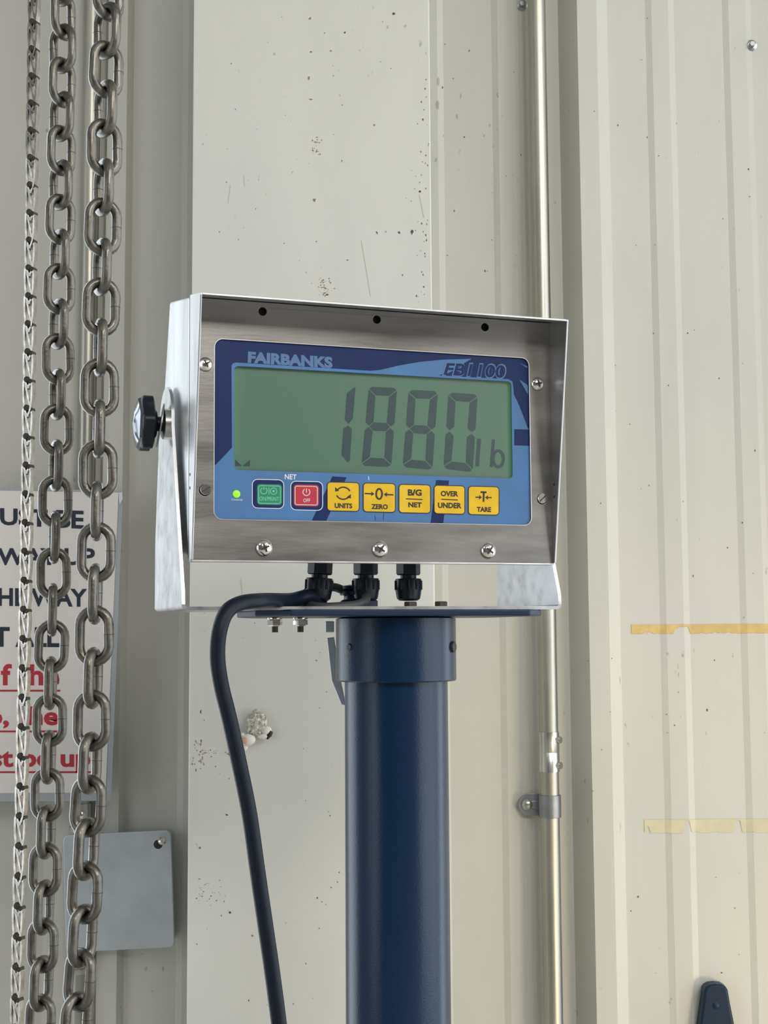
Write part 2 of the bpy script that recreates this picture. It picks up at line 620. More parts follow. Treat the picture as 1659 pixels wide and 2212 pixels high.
def F(px, py, n=0.0):
    """pixel -> local (u, n, v) on the display's plane at depth n"""
    d = BOX_ROT.transposed() @ ray(px, py)
    c = BOX_INV @ CAM
    t = (n - c.y) / d.y
    p = c + d * t
    return Vector((p.x, n, p.z))


ind = bpy.data.objects.new('weight_indicator', None)
COL.objects.link(ind)
ind.matrix_world = BOX_M
ind.empty_display_size = .02
tag(ind, 'stainless digital weight indicator with blue panel and green screen reading 1880 lb', 'weight indicator')

UL, UR = -.0155, .2615
N0 = -.0014            # front surface of the cover
lu = lambda t0: None
uv = lambda p, t: (p[0], t, p[1])

# overlay window outline in face coordinates
c_tl, c_tr, c_br, c_bl = F(462, 733), F(1141, 775), F(1145, 1135), F(464, 1120)
ou0, ou1 = (c_tl.x + c_bl.x) / 2, (c_tr.x + c_br.x) / 2
ov0, ov1 = (c_bl.z + c_br.z) / 2, (c_tl.z + c_tr.z) / 2
win = rrect(ou0, ou1, ov0, ov1, .0058, 6)
b = MB()


def circ(u, v, r, n=16):
    return [(u + r * math.cos(2 * PI * i / n), v + r * math.sin(2 * PI * i / n)) for i in range(n)]


holes = [list(reversed(win))] + [list(reversed(circ(u, .1503, .0031))) for u in (.0345, .1212, .208)]
holes += [list(reversed(circ(u, .0200, .0042))) for u in (-.0068, .2535)]
b.prism([(UL, -.029), (UR, -.029), (UR, .157), (UL, .157)], uv, N0, .0008, holes)
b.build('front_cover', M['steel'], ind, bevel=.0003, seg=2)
rim_o = rrect(ou0 - .0007, ou1 + .0007, ov0 - .0007, ov1 + .0007, .0064, 6)
MB().prism(rim_o, uv, N0 - .0002, N0 + .0006, [list(reversed(win))]).build('window_rim', M['rim'], ind, bevel=.00015, seg=1)  # raised pale ring added to draw the highlight along the cut edge
# hood lips: left, right, top; they taper towards the bottom
sideprof = [(.005, -.029), (-.0042, -.029), (-.0325, .1515), (-.0325, .1530), (.005, .1602)]
nv = lambda p, t: (t, p[0], p[1])
hood = MB()
hood.prism(sideprof, nv, UL - .0014, UL)
hood.prism(sideprof, nv, UR, UR + .0014)
hood.prism([(-.0325, .1516), (-.0325, .1531), (.005, .1603), (.005, .1588)], nv, UL, UR)
hood.box(UL - .0014, UR + .0014, N0, .005, -.0304, -.029)
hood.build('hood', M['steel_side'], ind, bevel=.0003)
# rear body
MB().prism([(.0092, -.027), (.0092, .1600), (.092, .1755), (.155, -.0085)], nv, UL - .001, UR + .001).build('rear_housing', M['steel_side'], ind, bevel=.002, seg=3)
MB().prism([(.0046, -.026), (.0046, .155), (.008, .155), (.008, -.026)], nv, UL + .003, UR - .003).build('gasket', M['slot'], ind)  # dark sheet added behind the cover, stands in for shade in its holes
MB().prism([(.005, -.0275), (.005, .1595), (.0092, .1605), (.0092, -.0275)], nv, UL - .0011, UR + .0011).build('gasket_seam', M['slot'], ind)  # flush dark strip drawn in place of the shaded gap behind the hood
# weld spots on the hood's left side
for v in (.031, .0215):
    for (uu, nn_) in ((UL - .0014, .001), (UR, -.006)):
        MB().lathe([(.0011, 0), (.0011, .0003)], 8, axis_matrix((uu, nn_, v), (-1, 0, 0))).build('weld_spot', M['weld'], ind)

# screws
def screw(u, v, r, n, kind='cross', rot=0.0):
    prof = [(r, 0), (r, .0006), (r * .93, r * .22), (r * .75, r * .40), (r * .45, r * .52), (r * .18, r * .56), (.00001, r * .565)]
    s = MB().lathe(prof, 28, axis_matrix((u, n, v), (0, -1, 0))).build('screw', M['screw'], ind, 50)
    b = MB()
    L, w = (r * .52, r * .11) if kind == 'cross' else (r * .97, r * .13)
    h = r * .575
    for k in range(2 if kind == 'cross' else 1):
        a = rot + k * PI / 2
        ca, sa = math.cos(a), math.sin(a)
        V = [(u + x * ca - z * sa, y, v + x * sa + z * ca) for y in (n - h - .0001, n - h * .45) for (x, z) in ((-L, -w), (L, -w), (L, w), (-L, w))]
        b.add(V, [(0, 1, 2, 3), (7, 6, 5, 4), (0, 4, 5, 1), (1, 5, 6, 2), (2, 6, 7, 3), (3, 7, 4, 0)])
    b.build('recess', M['slot'], s)


for u in (.0357, .1224, .2082): screw(u, -.0201, .0061, N0, 'cross', random.uniform(.2, 1.2))
screw(-.0068, .1094, .0052, N0, 'cross', .5)
screw(.2510, .1088, .0052, N0, 'cross', .2)
for u, rot in ((-.0068, .55), (.2535, .75)):
    r = .0040
    s = MB().lathe([(r, 0), (r, .0022), (r * .9, .0026), (.00001, .0027)], 24, axis_matrix((u + .0006, .0012, .0205), (0, -1, 0))).build('screw', M['screw'], ind, 40)
    b = MB()
    ca, sa = math.cos(rot), math.sin(rot)
    b.add([(u + .0006 + x * ca - z * sa, -.0016, .0205 + x * sa + z * ca) for (x, z) in ((-.0037, -.0004), (.0037, -.0004), (.0037, .0004), (-.0037, .0004))], [(0, 1, 2, 3)])
    b.build('slot', M['slot'], s)

# ---- overlay: printed membrane with a display opening
LCD_PX = [(503, 788), (1105, 826), (1107, 1036), (508, 1013)]
lc = [F(*p) for p in LCD_PX]
lu0, lu1 = (lc[0].x + lc[3].x) / 2, (lc[1].x + lc[2].x) / 2
lv0, lv1 = (lc[2].z + lc[3].z) / 2, (lc[0].z + lc[1].z) / 2
LCDN = .0028
lcdwin = rrect(lu0, lu1, lv0, lv1, .0032, 5)
over = MB().prism(rrect(ou0 - .0006, ou1 + .0006, ov0 - .0006, ov1 + .0006, .006, 6), uv, 0, .0007, [list(reversed(lcdwin))]).build('overlay', M['blue'], ind)
P_ = .00008


def poly(pts, material, parent, layer=1, name='print', n0=0.0):
    n = n0 - P_ * layer
    return MB().add([F(px, py, n) for px, py in pts], [tuple(range(len(pts)))]).build(name, material, parent)


def polyuv(pts, material, parent, layer=1, name='print', n0=0.0):
    n = n0 - P_ * layer
    return MB().add([(u, n, v) for u, v in pts], [tuple(range(len(pts)))]).build(name, material, parent)


def arc_pts(cx, cy, r, a0, a1, n=14, ry=None):
    return [(cx + r * math.cos(R(a0 + (a1 - a0) * i / n)), cy - (ry or r) * math.sin(R(a0 + (a1 - a0) * i / n))) for i in range(n + 1)]


def ribbon(b, pts, w, n, closed=False):
    P = [Vector(p) for p in pts]
    c = len(P)
    L, Rr = [], []
    for i in range(c):
        a = P[(i - 1) % c] if closed or i else P[i]
        d = P[(i + 1) % c] if closed or i < c - 1 else P[i]
        t = (d - a).normalized()
        nn = Vector((-t.y, t.x)) * w / 2
        L.append(P[i] + nn)
        Rr.append(P[i] - nn)
    V = [F(p.x, p.y, n) for p in L + Rr]
    b.add(V, [(i, (i + 1) % c, c + (i + 1) % c, c + i) for i in range(c if closed else c - 1)])


# navy fields
BORD = 5
topnavy = [(466, 1004), (501, 967), (500, 790), (503, 785), (510, 783), (800, 801), (822, 799), (860, 790), (905, 782), (955, 777), (1019, 775),
           (1000, 786), (985, 797), (968, 806), (949, 810), (949, 811), (1098, 819), (1107, 824), (1109, 836), (1110, 852), (1117, 866), (1126, 887), (1134, 908),
           (1140, 925)]
tl = [(p.x, p.z) for p in (F(*q) for q in topnavy)]
i0 = ou0; i1 = ou1
edge = [(i1, tl[-1][1])]
rr_ = .0056
for a in range(0, 91, 15): edge.append((i1 - rr_ + rr_ * math.cos(R(a)), ov1 - rr_ + rr_ * math.sin(R(a))))
for a in range(90, 181, 15): edge.append((i0 + rr_ + rr_ * math.cos(R(a)), ov1 - rr_ + rr_ * math.sin(R(a))))
edge.append((i0, tl[0][1]))
polyuv(tl + edge, M['navy'], over, 1, 'navy_field')
poly([(1111, 927), (1144, 928), (1144, 963), (1111, 962)], M['navy'], over, 1, 'navy_block')
poly([(718, 1029), (749, 1031), (704, 1127), (673, 1126)], M['navy'], over, 1, 'navy_stripe')
poly([(942, 1037), (970, 1038), (957, 1132), (930, 1131)], M['navy'], over, 1, 'navy_stripe')
poly([(1122, 784), (1139, 791), (1139, 795)], M['logo'], over, 2, 'blue_sliver')
poly([(1122, 820), (1140, 832), (1141, 853)], M['logo'], over, 2, 'blue_sliver')

FONT_CACHE = {}


def text_mesh(s, bold):
    key = (s, bold)
    if key in FONT_CACHE: return FONT_CACHE[key]
    cu = bpy.data.curves.new('t', 'FONT')
    cu.body = s
    cu.offset = bold
    cu.resolution_u = 3
    o = bpy.data.objects.new('t', cu)
    COL.objects.link(o)
    dg = bpy.context.evaluated_depsgraph_get()
    me = bpy.data.meshes.new_from_object(o.evaluated_get(dg))
    V = [tuple(v.co[:2]) for v in me.vertices]
    Fs = [tuple(p.vertices) for p in me.polygons]
    bpy.data.objects.remove(o)
    bpy.data.curves.remove(cu)
    bpy.data.meshes.remove(me)
    xs = [v[0] for v in V]; ys = [v[1] for v in V]
    x0, x1, y0, y1 = min(xs), max(xs), min(ys), max(ys)
    V = [((x - x0) / (x1 - x0), (y - y0) / (y1 - y0)) for x, y in V]
    FONT_CACHE[key] = (V, Fs)
    return V, Fs


def text(s, quad, material, parent, fn, bold=.012, name='lettering'):
    """lettering stretched over a quad (TL, TR, BR, BL in pixels); fn maps pixel to 3D"""
    V, Fs = text_mesh(s, bold)
    tl_, tr_, br_, bl_ = [Vector(q) for q in quad]
    out = []
    for x, y in V:
        p = (bl_ * (1 - x) + br_ * x) * (1 - y) + (tl_ * (1 - x) + tr_ * x) * y
        out.append(fn(p.x, p.y))
    return MB().add(out, Fs).build(name, material, parent)


def box4(x0, y0, x1, y1, k=.022):
    """pixel box following the panel's slight slope"""
    d = k * (x1 - x0)
    return [(x0, y0 - d / 2), (x1, y0 + d / 2), (x1, y1 + d / 2), (x0, y1 - d / 2)]


face = lambda l: (lambda x, y: F(x, y, -P_ * l))
text('FAIRBANKS', [(536, 759), (718, 771), (719, 796), (535, 784)], M['logo'], over, face(2), .055, 'logo')
text('FB1100', [(963, 781), (1096, 786), (1092, 820), (954, 813)], M['logo'], over, face(2), .050, 'model_number_outline')
text('FB1100', [(966, 784), (1093, 789), (1090, 817), (958, 810)], M['navy'], over, face(3), .022, 'model_number')
text('NET', [(615, 1024), (641, 1025), (640, 1036), (615, 1035)], M['whiteprint'], over, face(1), .02)
text('CHARGE', [(500, 1077), (524, 1078), (524, 1082), (500, 1081)], M['whiteprint'], over, face(1), 0)
b = MB()
ribbon(b, [(796, 1029), (797, 1037)], 1.6, -P_)
b.build('tick_mark', M['whiteprint'], over)
b = MB()
for xa, ya, xb, yb in [(810, 1113, 811, 1124), (829, 1108, 828, 1124)]:
    ribbon(b, [(xa, ya), (xb, yb)], 1.0, -P_)
b.build('panel_scratches', M['navy'], over)

# display: recessed glass with segments
lcdo = MB().prism(rrect(lu0 - .001, lu1 + .001, lv0 - .001, lv1 + .001, .002, 4), uv, LCDN, LCDN + .0012).build('display', M['lcd'], ind)
MB().prism(list(lcdwin), uv, .0002, .0005).build('window_pane', M['glass'], ind)
SN = LCDN - .00012


def seg_poly(name, pts):
    MB().add([F(px, py, SN) for px, py in pts], [tuple(range(len(pts)))]).build(name, M['seg'], lcdo)


def digit(quad, segs):
    tl_, tr_, br_, bl_ = [Vector(q) for q in quad]
    fn = lambda x, y: tuple((tl_ * (1 - x) + tr_ * x) * (1 - y) + (bl_ * (1 - x) + br_ * x) * y)
    tx, ty, g_ = .27, .105, .012
    gx = g_ * 1.3
    b = MB()
    S = {
        'a': [(.10 + gx, 0), (.90 - gx, 0), (1 - gx * 1.5, .03), (1 - tx - gx * .2, ty), (tx + gx * .2, ty), (gx * 1.5, .03)],
        'd': [(.10 + gx, 1), (.90 - gx, 1), (1 - gx * 1.5, .97), (1 - tx - gx * .2, 1 - ty), (tx + gx * .2, 1 - ty), (gx * 1.5, .97)],
        'f': [(0, .05), (gx * .4, .04), (tx - gx, ty + g_), (tx, .5 - ty * .55), (tx * .45, .5 - g_ * .8), (.0, .45)],
        'b': [(1, .05), (1 - gx * .4, .04), (1 - tx + gx, ty + g_), (1 - tx, .5 - ty * .55), (1 - tx * .45, .5 - g_ * .8), (1, .45)],
        'e': [(0, .95), (gx * .4, .96), (tx - gx, 1 - ty - g_), (tx, .5 + ty * .55), (tx * .45, .5 + g_ * .8), (.0, .55)],
        'c': [(1, .95), (1 - gx * .4, .96), (1 - tx + gx, 1 - ty - g_), (1 - tx, .5 + ty * .55), (1 - tx * .45, .5 + g_ * .8), (1, .55)],
        'g': [(tx * .55, .5), (tx + gx, .5 - ty * .5), (1 - tx - gx, .5 - ty * .5), (1 - tx * .55, .5), (1 - tx - gx, .5 + ty * .5), (tx + gx, .5 + ty * .5)],
    }
    for s in segs:
        P = [fn(*p) for p in S[s]]
        b.add([F(px, py, SN) for px, py in P], [tuple(range(len(P)))])
    b.build('digit', M['seg'], lcdo)


Q5 = lambda x, y: (440 + x / 4.022, 700 + y / 4.022)
Q6 = lambda x, y: (830 + x / 3.626, 640 + y / 3.626)
b = MB()
for pts in ([(1245, 600), (1310, 549), (1319, 562), (1295, 825), (1258, 866), (1225, 830)],
            [(1255, 881), (1288, 912), (1270, 1186), (1252, 1202), (1198, 1140), (1213, 910)]):
    b.add([F(*Q5(x, y), SN) for x, y in pts], [tuple(range(len(pts)))])
b.build('digit', M['seg'], lcdo)
digit([(797, 835), (858, 838), (845, 1009), (781, 1006)], 'abcdefg')
digit([(883, 842), (946, 845), (934, 1015), (870, 1009)], 'abcdefg')
digit([(969, 848), (1032, 852), (1021, 1020), (958, 1012)], 'abcdef')
seg_poly('unit_letter', [Q6(*p) for p in [(729, 1114), (758, 1116), (742, 1334), (714, 1331)]])
b = MB()
pts = [Q6(*p) for p in [(844, 1119), (868, 1121), (850, 1338), (827, 1334)]]
b.add([F(px, py, SN) for px, py in pts], [(0, 1, 2, 3)])
cxx, cyy = Q6(893, 1273)
ribbon(b, arc_pts(cxx, cyy, 11.2, 0, 345, 23, 17.5), 6.6, SN - .00003, True)
b.build('unit_letter', M['seg'], lcdo)
seg_poly('annunciator', [(508, 992), (508, 1007), (523, 1007), (519, 1003)])
seg_poly('annunciator', [(540, 993), (540, 1007), (524, 1007)])
led = MB().lathe([(.0027, 0), (.0025, .0005), (.0016, .0010), (.00001, .0012)], 20, axis_matrix(F(511, 1067, 0), (0, -1, 0))).build('status_light', M['led'], ind, 60)


# keys
def krect(x0, y0, x1, y1, r, k=.022):
    d = k
    return [(x, y + d * (x - (x0 + x1) / 2)) for x, y in rrect(x0, x1, y0, y1, r, 4)]


def key(x0, y0, x1, y1, material, outline=None, label=None, frame=None):
    h = -.0004
    pts = krect(x0, y0, x1, y1, 7)
    ku = [F(px, py, 0) for px, py in pts]
    o = MB().prism([(p.x, p.z) for p in ku], uv, h, 0).build('key', material, ind, bevel=.00015, seg=1)
    if label: o['label'] = label
    return o


kf = lambda l: (lambda x, y: F(x, y, -.0004 - P_ * l))
KN = -.0004 - P_


def outline_ring(x0, y0, x1, y1, r, w, material, parent, n, name='outline'):
    b = MB()
    ribbon(b, krect(x0, y0, x1, y1, r), w, n, True)
    b.build(name, material, parent)


for (x0, y0, x1, y1), (a0, b0, a1, b1), mt, pr, lb in (
        ((545, 1036, 613, 1098), (555, 1046, 609, 1091), 'green', 'greenprint', 'green ON/PRINT key in navy frame'),
        ((628, 1040, 697, 1102), (634, 1047, 689, 1094), 'red', 'lightprint', 'red OFF key in navy frame')):
    fr = MB().add([F(px, py, -P_ * 2) for px, py in krect(x0, y0, x1, y1, 11)], [tuple(range(20))]).build('key_frame', M['navy'], ind)
    outline_ring(x0, y0, x1, y1, 11, 1.6, M['whiteprint'], fr, -P_ * 3)
    k_ = key(a0, b0, a1, b1, M[mt], label=lb)
    outline_ring(a0 + 3.5, b0 + 3.5, a1 - 3.5, b1 - 3.5, 4, 1.6, M[pr], k_, KN)
    b = MB()
    if mt == 'green':
        ribbon(b, arc_pts(570, 1060, 7, 120, 420, 16), 1.6, KN)
        ribbon(b, [(570, 1052), (570, 1058)], 1.6, KN)
        ribbon(b, [(581, 1053), (581, 1068)], 1.4, KN)
        ribbon(b, arc_pts(591, 1061, 7, 0, 345, 20), 1.5, KN, True)
        b.add([F(x, y, KN) for x, y in arc_pts(591, 1061, 2.4, 0, 330, 8)], [tuple(range(9))])
        b.build('symbol', M[pr], k_)
        text('ON/PRINT', box4(560, 1073, 603, 1082), M[pr], k_, kf(1), .01)
    else:
        ribbon(b, arc_pts(662, 1063, 7.5, 125, 415, 16), 1.8, KN)
        ribbon(b, [(662, 1055), (662, 1064)], 1.8, KN)
        b.build('symbol', M[pr], k_)
        text('OFF', box4(655, 1077, 670, 1085), M[pr], k_, kf(1), .01)


def arrow(b, x0, y0, x1, y1, w, hw_, hl):
    a, c = Vector((x0, y0)), Vector((x1, y1))
    t = (c - a).normalized()
    nn = Vector((-t.y, t.x))
    m_ = c - t * hl
    ribbon(b, [tuple(a), tuple(m_)], w, KN)
    pts = [c, m_ + nn * hw_, m_ - nn * hw_]
    b.add([F(p.x, p.y, KN) for p in pts], [(0, 1, 2)])


yk = [(707, 1042, 776, 1104, 'yellow UNITS key'), (785, 1044, 854, 1106, 'yellow ZERO key'), (862, 1047, 930, 1108, 'yellow B/G NET key'),
      (938, 1049, 1004, 1110, 'yellow OVER UNDER key'), (1012, 1051, 1078, 1112, 'yellow TARE key')]
for i, (x0, y0, x1, y1, lb) in enumerate(yk):
    k_ = key(x0, y0, x1, y1, M['yellow'], label=lb)
    outline_ring(x0, y0, x1, y1, 7, 1.8, M['ink'], k_, -.0004 - P_ * .5)
    cx, cy = (x0 + x1) / 2, (y0 + y1) / 2
    b = MB()
    if i == 0:
        ribbon(b, arc_pts(cx, 1065.5, 15, 20, 145, 12, 13), 3, KN)
        ribbon(b, arc_pts(cx, 1065.5, 15, 200, 325, 12, 13), 3, KN)
        b.add([F(x, y, KN) for x, y in ((724, 1052), (724, 1062), (733, 1060))], [(0, 1, 2)])
        b.add([F(x, y, KN) for x, y in ((758, 1067), (758, 1077), (749, 1074))], [(0, 1, 2)])
        text('UNITS', box4(723, 1087, 761, 1098), M['ink'], k_, kf(1), .045)
    elif i == 1:
        arrow(b, 788, 1066, 809, 1067, 3, 5, 7)
        arrow(b, 850, 1069, 829, 1068, 3, 5, 7)
        ribbon(b, arc_pts(819, 1067, 6.4, 0, 345, 23, 11), 4, KN, True)
        text('ZERO', box4(802, 1089, 838, 1100), M['ink'], k_, kf(1), .045)
    elif i == 2:
        text('B/G', box4(881, 1057, 911, 1071), M['ink'], k_, kf(1), .045)
        ribbon(b, [(877, 1077.5), (913, 1079)], 2.2, KN)
        text('NET', box4(882, 1085, 911, 1096), M['ink'], k_, kf(1), .045)
    elif i == 3:
        text('OVER', box4(952, 1060.5, 990, 1072.5), M['ink'], k_, kf(1), .045)
        ribbon(b, [(953, 1078.5), (989, 1080)], 2.2, KN)
        text('UNDER', box4(946, 1086, 997, 1098), M['ink'], k_, kf(1), .045)
    else:
        ribbon(b, [(1038, 1063), (1051, 1063.5)], 4, KN)
        ribbon(b, [(1045, 1063), (1044.5, 1084)], 4, KN)
        arrow(b, 1027, 1074, 1041, 1074.5, 2.6, 5, 6)
        arrow(b, 1062, 1075, 1048, 1074.5, 2.6, 5, 6)
        text('TARE', box4(1030, 1095, 1061, 1106), M['ink'], k_, kf(1), .045)
    if b.f: b.build('symbol', M['ink'], k_)

# cable glands under the housing
def local_from(px, py, n):
    return F(px, py, n)


for gx, tilt in ((693, .06), (790, 0), (882, 0)):
    p = F(gx, 1235, .045)
    top = Vector((p.x, p.y, -.0225))
    Mx = axis_matrix(top, (-tilt, 0, -1), (0, 1, 0))
    gl_ = MB().lathe([(.0095, 0), (.0095, .0135), (.0085, .0145)], 6, Mx, .2).build('cable_gland', M['black'], ind, bevel=.0004)
    b = MB()
    b.lathe([(.0062, .013), (.0062, .0175)], 20, Mx)
    b.lathe([(.0098, .0172), (.0102, .0182), (.0102, .0262), (.0098, .0275), (.0098, .0285), (.0090, .0325), (.0070, .0340), (.0042, .0342), (.0042, .030)], 24, Mx)
    for i in range(10):
        a = 2 * PI * i / 10
        q = Mx @ Vector((.0101 * math.cos(a), .0101 * math.sin(a), .0222))
        b.lathe([(.0011, -.0035), (.0011, .0035)], 6, axis_matrix(q, Mx.to_3x3() @ Vector((0, 0, 1)), (0, 1, 0)))
    b.build('dome_nut', M['black'], gl_, 40)

# yoke bracket
YV = -.0630
A0, A1 = 0.000, .117
def arm_profile():
    pts = [(A0, YV + .004), (A0 + .002, YV)]
    pts = [(A0, YV + .003), (A1, YV + .003), (A1, -.01)]
    c, r = (.074, .078), .027
    pts += [(c[0] + r * math.cos(R(a)), c[1] + r * math.sin(R(a))) for a in range(10, 171, 16)]
    pts += [(c[0] - r, .072), (A0 + .001, -.052)]
    return pts


AL0, AL1 = UL - .0068, UL - .0045
AR0, AR1 = UR + .0050, UR + .0075
b = MB()
b.prism(arm_profile(), nv, AL0, AL1)
b.prism(arm_profile(), nv, AR0, AR1)
# rolled corners and base strip
def bend(uc, s):
    inner, outer = .0015, .0040
    pts = [(uc + s * inner * math.cos(R(a)), YV + .003 - .0 - (inner * math.sin(R(a)))) for a in range(0, 91, 15)]
    pts2 = [(uc + s * outer * math.cos(R(a)), YV + .003 - (outer * math.sin(R(a)))) for a in range(90, -1, -15)]
    return pts + pts2


uvb = lambda p, t: (p[0], t, p[1])
cl, cr = AL1 + .0015, AR0 - .0015
b.prism(bend(cl, -1), uvb, A0, A1)
b.prism(bend(cr, 1), uvb, A0, A1)
b.prism([(cl, YV - .001), (cr, YV - .001), (cr, YV + .0015), (cl, YV + .0015)], uvb, A0, A1)
b.build('yoke_bracket', M['yoke'], ind, 30)

# pivot knobs
PV = (.058, .0745)
for s, base, q in ((-1, AL0, 1.0), (1, AR1, .30)):  # the right hand one is a low nut
    ax = lambda d: axis_matrix((base + s * d, PV[0], PV[1]), (s, 0, 0))
    MB().lathe([(.0115, 0), (.0115, .0042 * q), (.0105, .0048 * q)], 24, ax(0)).build('spacer', M['zinc'], ind, 40)
    if q == 1:
        wM = axis_matrix((base + s * .0064, PV[0], PV[1] - .001), (s, .10, .16))
        MB().lathe([(.0165, -.0005), (.0165, .0005)], 24, wM).build('washer', M['conduit_strap'], ind, 40)
    kn = MB().lathe([(.0055, .005 * q), (.0055, .0095 * q), (.0100, .0098 * q), (.0112, .0110 * q), (.0110, .0145 * q)], 24, ax(0)).build('pivot_knob', M['black'], ind, 40)
    # six lobed grip
    pts = []
    for i in range(60):
        a = 2 * PI * i / 60 + .2
        pts.append((a, .0200 + .0016 * math.cos(6 * a)))
    hb = MB()
    rings = [(.92, .0125 * q), (1.0, .0135 * q), (1.0, .0205 * q), (.95, .0216 * q), (.80, .0222 * q)]
    V, Fs = [], []
    Mk = ax(0)
    for sc, h in rings:
        for a, r in pts: V.append(Mk @ Vector((r * sc * math.cos(a), r * sc * math.sin(a), h)))
    c = len(pts)
    for k2 in range(len(rings) - 1):
        for i in range(c):
            j = (i + 1) % c
            Fs.append((k2 * c + i, k2 * c + j, (k2 + 1) * c + j, (k2 + 1) * c + i))
    Fs.append(tuple(range(c)))
    Fs.append(tuple((len(rings) - 1) * c + i for i in reversed(range(c))))
    hb.add(V, Fs).build('grip', M['black'], kn, 40)
    MB().lathe([(.0190, .0214 * q), (.0182, .0236 * q), (.0100, .0262 * q), (.00001, .0270 * q)], 6, Mk, .3).build('cap', M['knobcap'], kn, 20)

# ------------------------------------------------------------------ post under the indicator
pc = BOX_M @ Vector((.128, .060, 0))
PD = pc.y
pcx = at(856, 1500, PD).x
ztop = (BOX_M @ Vector((.12, .06, YV - .001))).z - .0002
post = tag(empty('scale_post', (pcx, PD, 0), rot=(0, 0, R(18.8))), 'dark navy round steel post with collar and top plate under the indicator', 'post')
Z = lambda z: z
pr_ = .0395
cr_ = .0462
MB().lathe([(pr_, .01), (pr_, ztop - .010)], 64).build('tube', M['post'], post, 40)
MB().lathe([(cr_ - .001, ztop - .0535), (cr_, ztop - .0525), (cr_, ztop - .006), (cr_ - .006, ztop - .0045)], 64).build('collar', M['post'], post, 40)
# plate: long board with clipped corners
pl = [(-.118, -.03), (-.100, -.062), (.085, -.062), (.100, -.05), (.100, .05), (.085, .065), (-.100, .065), (-.118, .03)]
MB().prism(pl, lambda p, t: (p[0], p[1], t), ztop - .0048, ztop).build('top_plate', M['plate'], post, bevel=.0012)
MB().box(-.13, .13, -.13, .13, 0, .012).build('base_plate', M['plate'], post, bevel=.002)
# tiny holes and set screws in the collar
def collar_bolt(px, name, material, r, proud):
    a = math.asin(max(-1, min(1, (at(px, 1398, PD).x - pcx) / cr_))) - R(18.8)
    d = Vector((math.sin(a), -math.cos(a), 0))
    z = at(px, 1398, PD - .04).z
    MB().lathe([(r, -.003), (r, proud), (r * .8, proud + .0006)], 16, axis_matrix((d.x * cr_, d.y * cr_, z), d)).build(name, material, post, 40)


collar_bolt(757, 'set_screw_hole', M['slot'], .0027, .0002)
collar_bolt(975, 'set_screw', M['weld'], .0042, .0015)
# clip behind the post on the left
b = MB()
inv = (Matrix.Translation(post.location) @ Matrix.Rotation(R(18.8), 4, 'Z')).inverted()
def L(px, py, D): return inv @ at(px, py, D)
DC = PD + .035
for pts, t in (([(703, 1342), (722, 1342), (722, 1366), (703, 1366)], .012), ([(706, 1378), (722, 1376), (735, 1462), (748, 1524), (737, 1522), (716, 1470)], .010)):
    V = [L(x, y, DC) for x, y in pts] + [L(x, y, DC + t) for x, y in pts]
    c = len(pts)
    b.add(V, [tuple(range(c)), tuple(range(2 * c - 1, c - 1, -1))] + [(i, (i + 1) % c, (i + 1) % c + c, i + c) for i in range(c)])
b.build('rear_clip', M['galv_cover'], post, bevel=.0006)
# bolts: two with nuts hanging below the plate, two with heads above
def bolt(px, head_above, nut_below):
    p = L(px, 1326, PD - .035)
    x, y = p.x, p.y
    b = MB().lathe([(.0024, ztop - (.016 if nut_below else .004)), (.0024, ztop + .004)], 12, Matrix.Translation((x, y, 0)))
    o = b.build('bolt', M['weld'], post, 40)
    b = MB().lathe([(.0050, ztop + .0024), (.0050, ztop + .0056), (.0044, ztop + .0062)], 6, Matrix.Translation((x, y, 0)))
    b.build('bolt_head', M['weld'], o)
    if nut_below:
        b = MB().lathe([(.0056, ztop - .0062), (.0056, ztop - .0054)], 20, Matrix.Translation((x, y, 0)))
        b.lathe([(.0042, ztop - .0116), (.0056, ztop - .0106), (.0056, ztop - .0072), (.0042, ztop - .0062)], 6, Matrix.Translation((x, y, 0)))
        b.build('hex_nut', M['screw'], o)


bolt(594, 1, 1); bolt(649, 1, 1); bolt(887, 1, 0); bolt(953, 1, 0)
# cable entry on top of the plate
p = L(775, 1310, PD - .005)
Mx = Matrix.Translation((p.x, p.y, 0))
b = MB()
b.lathe([(.016, ztop + .0025), (.016, ztop + .0075), (.0145, ztop + .0085)], 6, Mx, .3)
b.lathe([(.0115, ztop + .008), (.0115, ztop + .012), (.0145, ztop + .0122), (.0145, ztop + .0150), (.0125, ztop + .0158), (.0145, ztop + .0166), (.0140, ztop + .019), (.008, ztop + .020)], 24, Mx)
b.build('cable_entry', M['plate'], post, 40)

# ------------------------------------------------------------------ cables
PDc = PD - .03
gpos = BOX_M @ Vector((F(693, 1235, .045).x - .001, .045, -.0555))
ctrl = [gpos + Vector((0, 0, .006)), gpos + Vector((0, 0, -.003)), at(668, 1288, gpos.y - .012), at(628, 1296, gpos.y - .03), at(570, 1297, .925), at(520, 1303, .905), at(490, 1322, .895), at(474, 1365, .89),
        at(470, 1420, .89), at(478, 1480, .89), at(495, 1550, .89), at(517, 1650, .89), at(539, 1760, .89), at(556, 1880, .89), at(572, 1990, .89),
        at(588, 2100, .89), at(603, 2215, .89), at(616, 2330, .89), at(628, 2450, .89), at(642, 2620, .89), at(656, 2850, .892), at(668, 3150, .895)]
end = ctrl[-1]
ctrl += [Vector((end.x + .012, .90, end.z - .14)), Vector((end.x + .025, .90, end.z - .34)), Vector((end.x + .04, .895, .34)), Vector((end.x + .045, .88, .16)), Vector((end.x + .05, .85, .05)), Vector((end.x + .05, .78, .0058)), Vector((end.x + .10, .62, .0058)), Vector((end.x + .3, .5, .0058))]
cb = MB().tube(smooth_path(ctrl, 7), .0052, 14).build('power_cable', M['rubber'], None, 60)
tag(cb, 'thick black cable looping out of a gland and hanging left of the post', 'cable')
g1 = gpos + Vector((-.006, -.002, -.006))
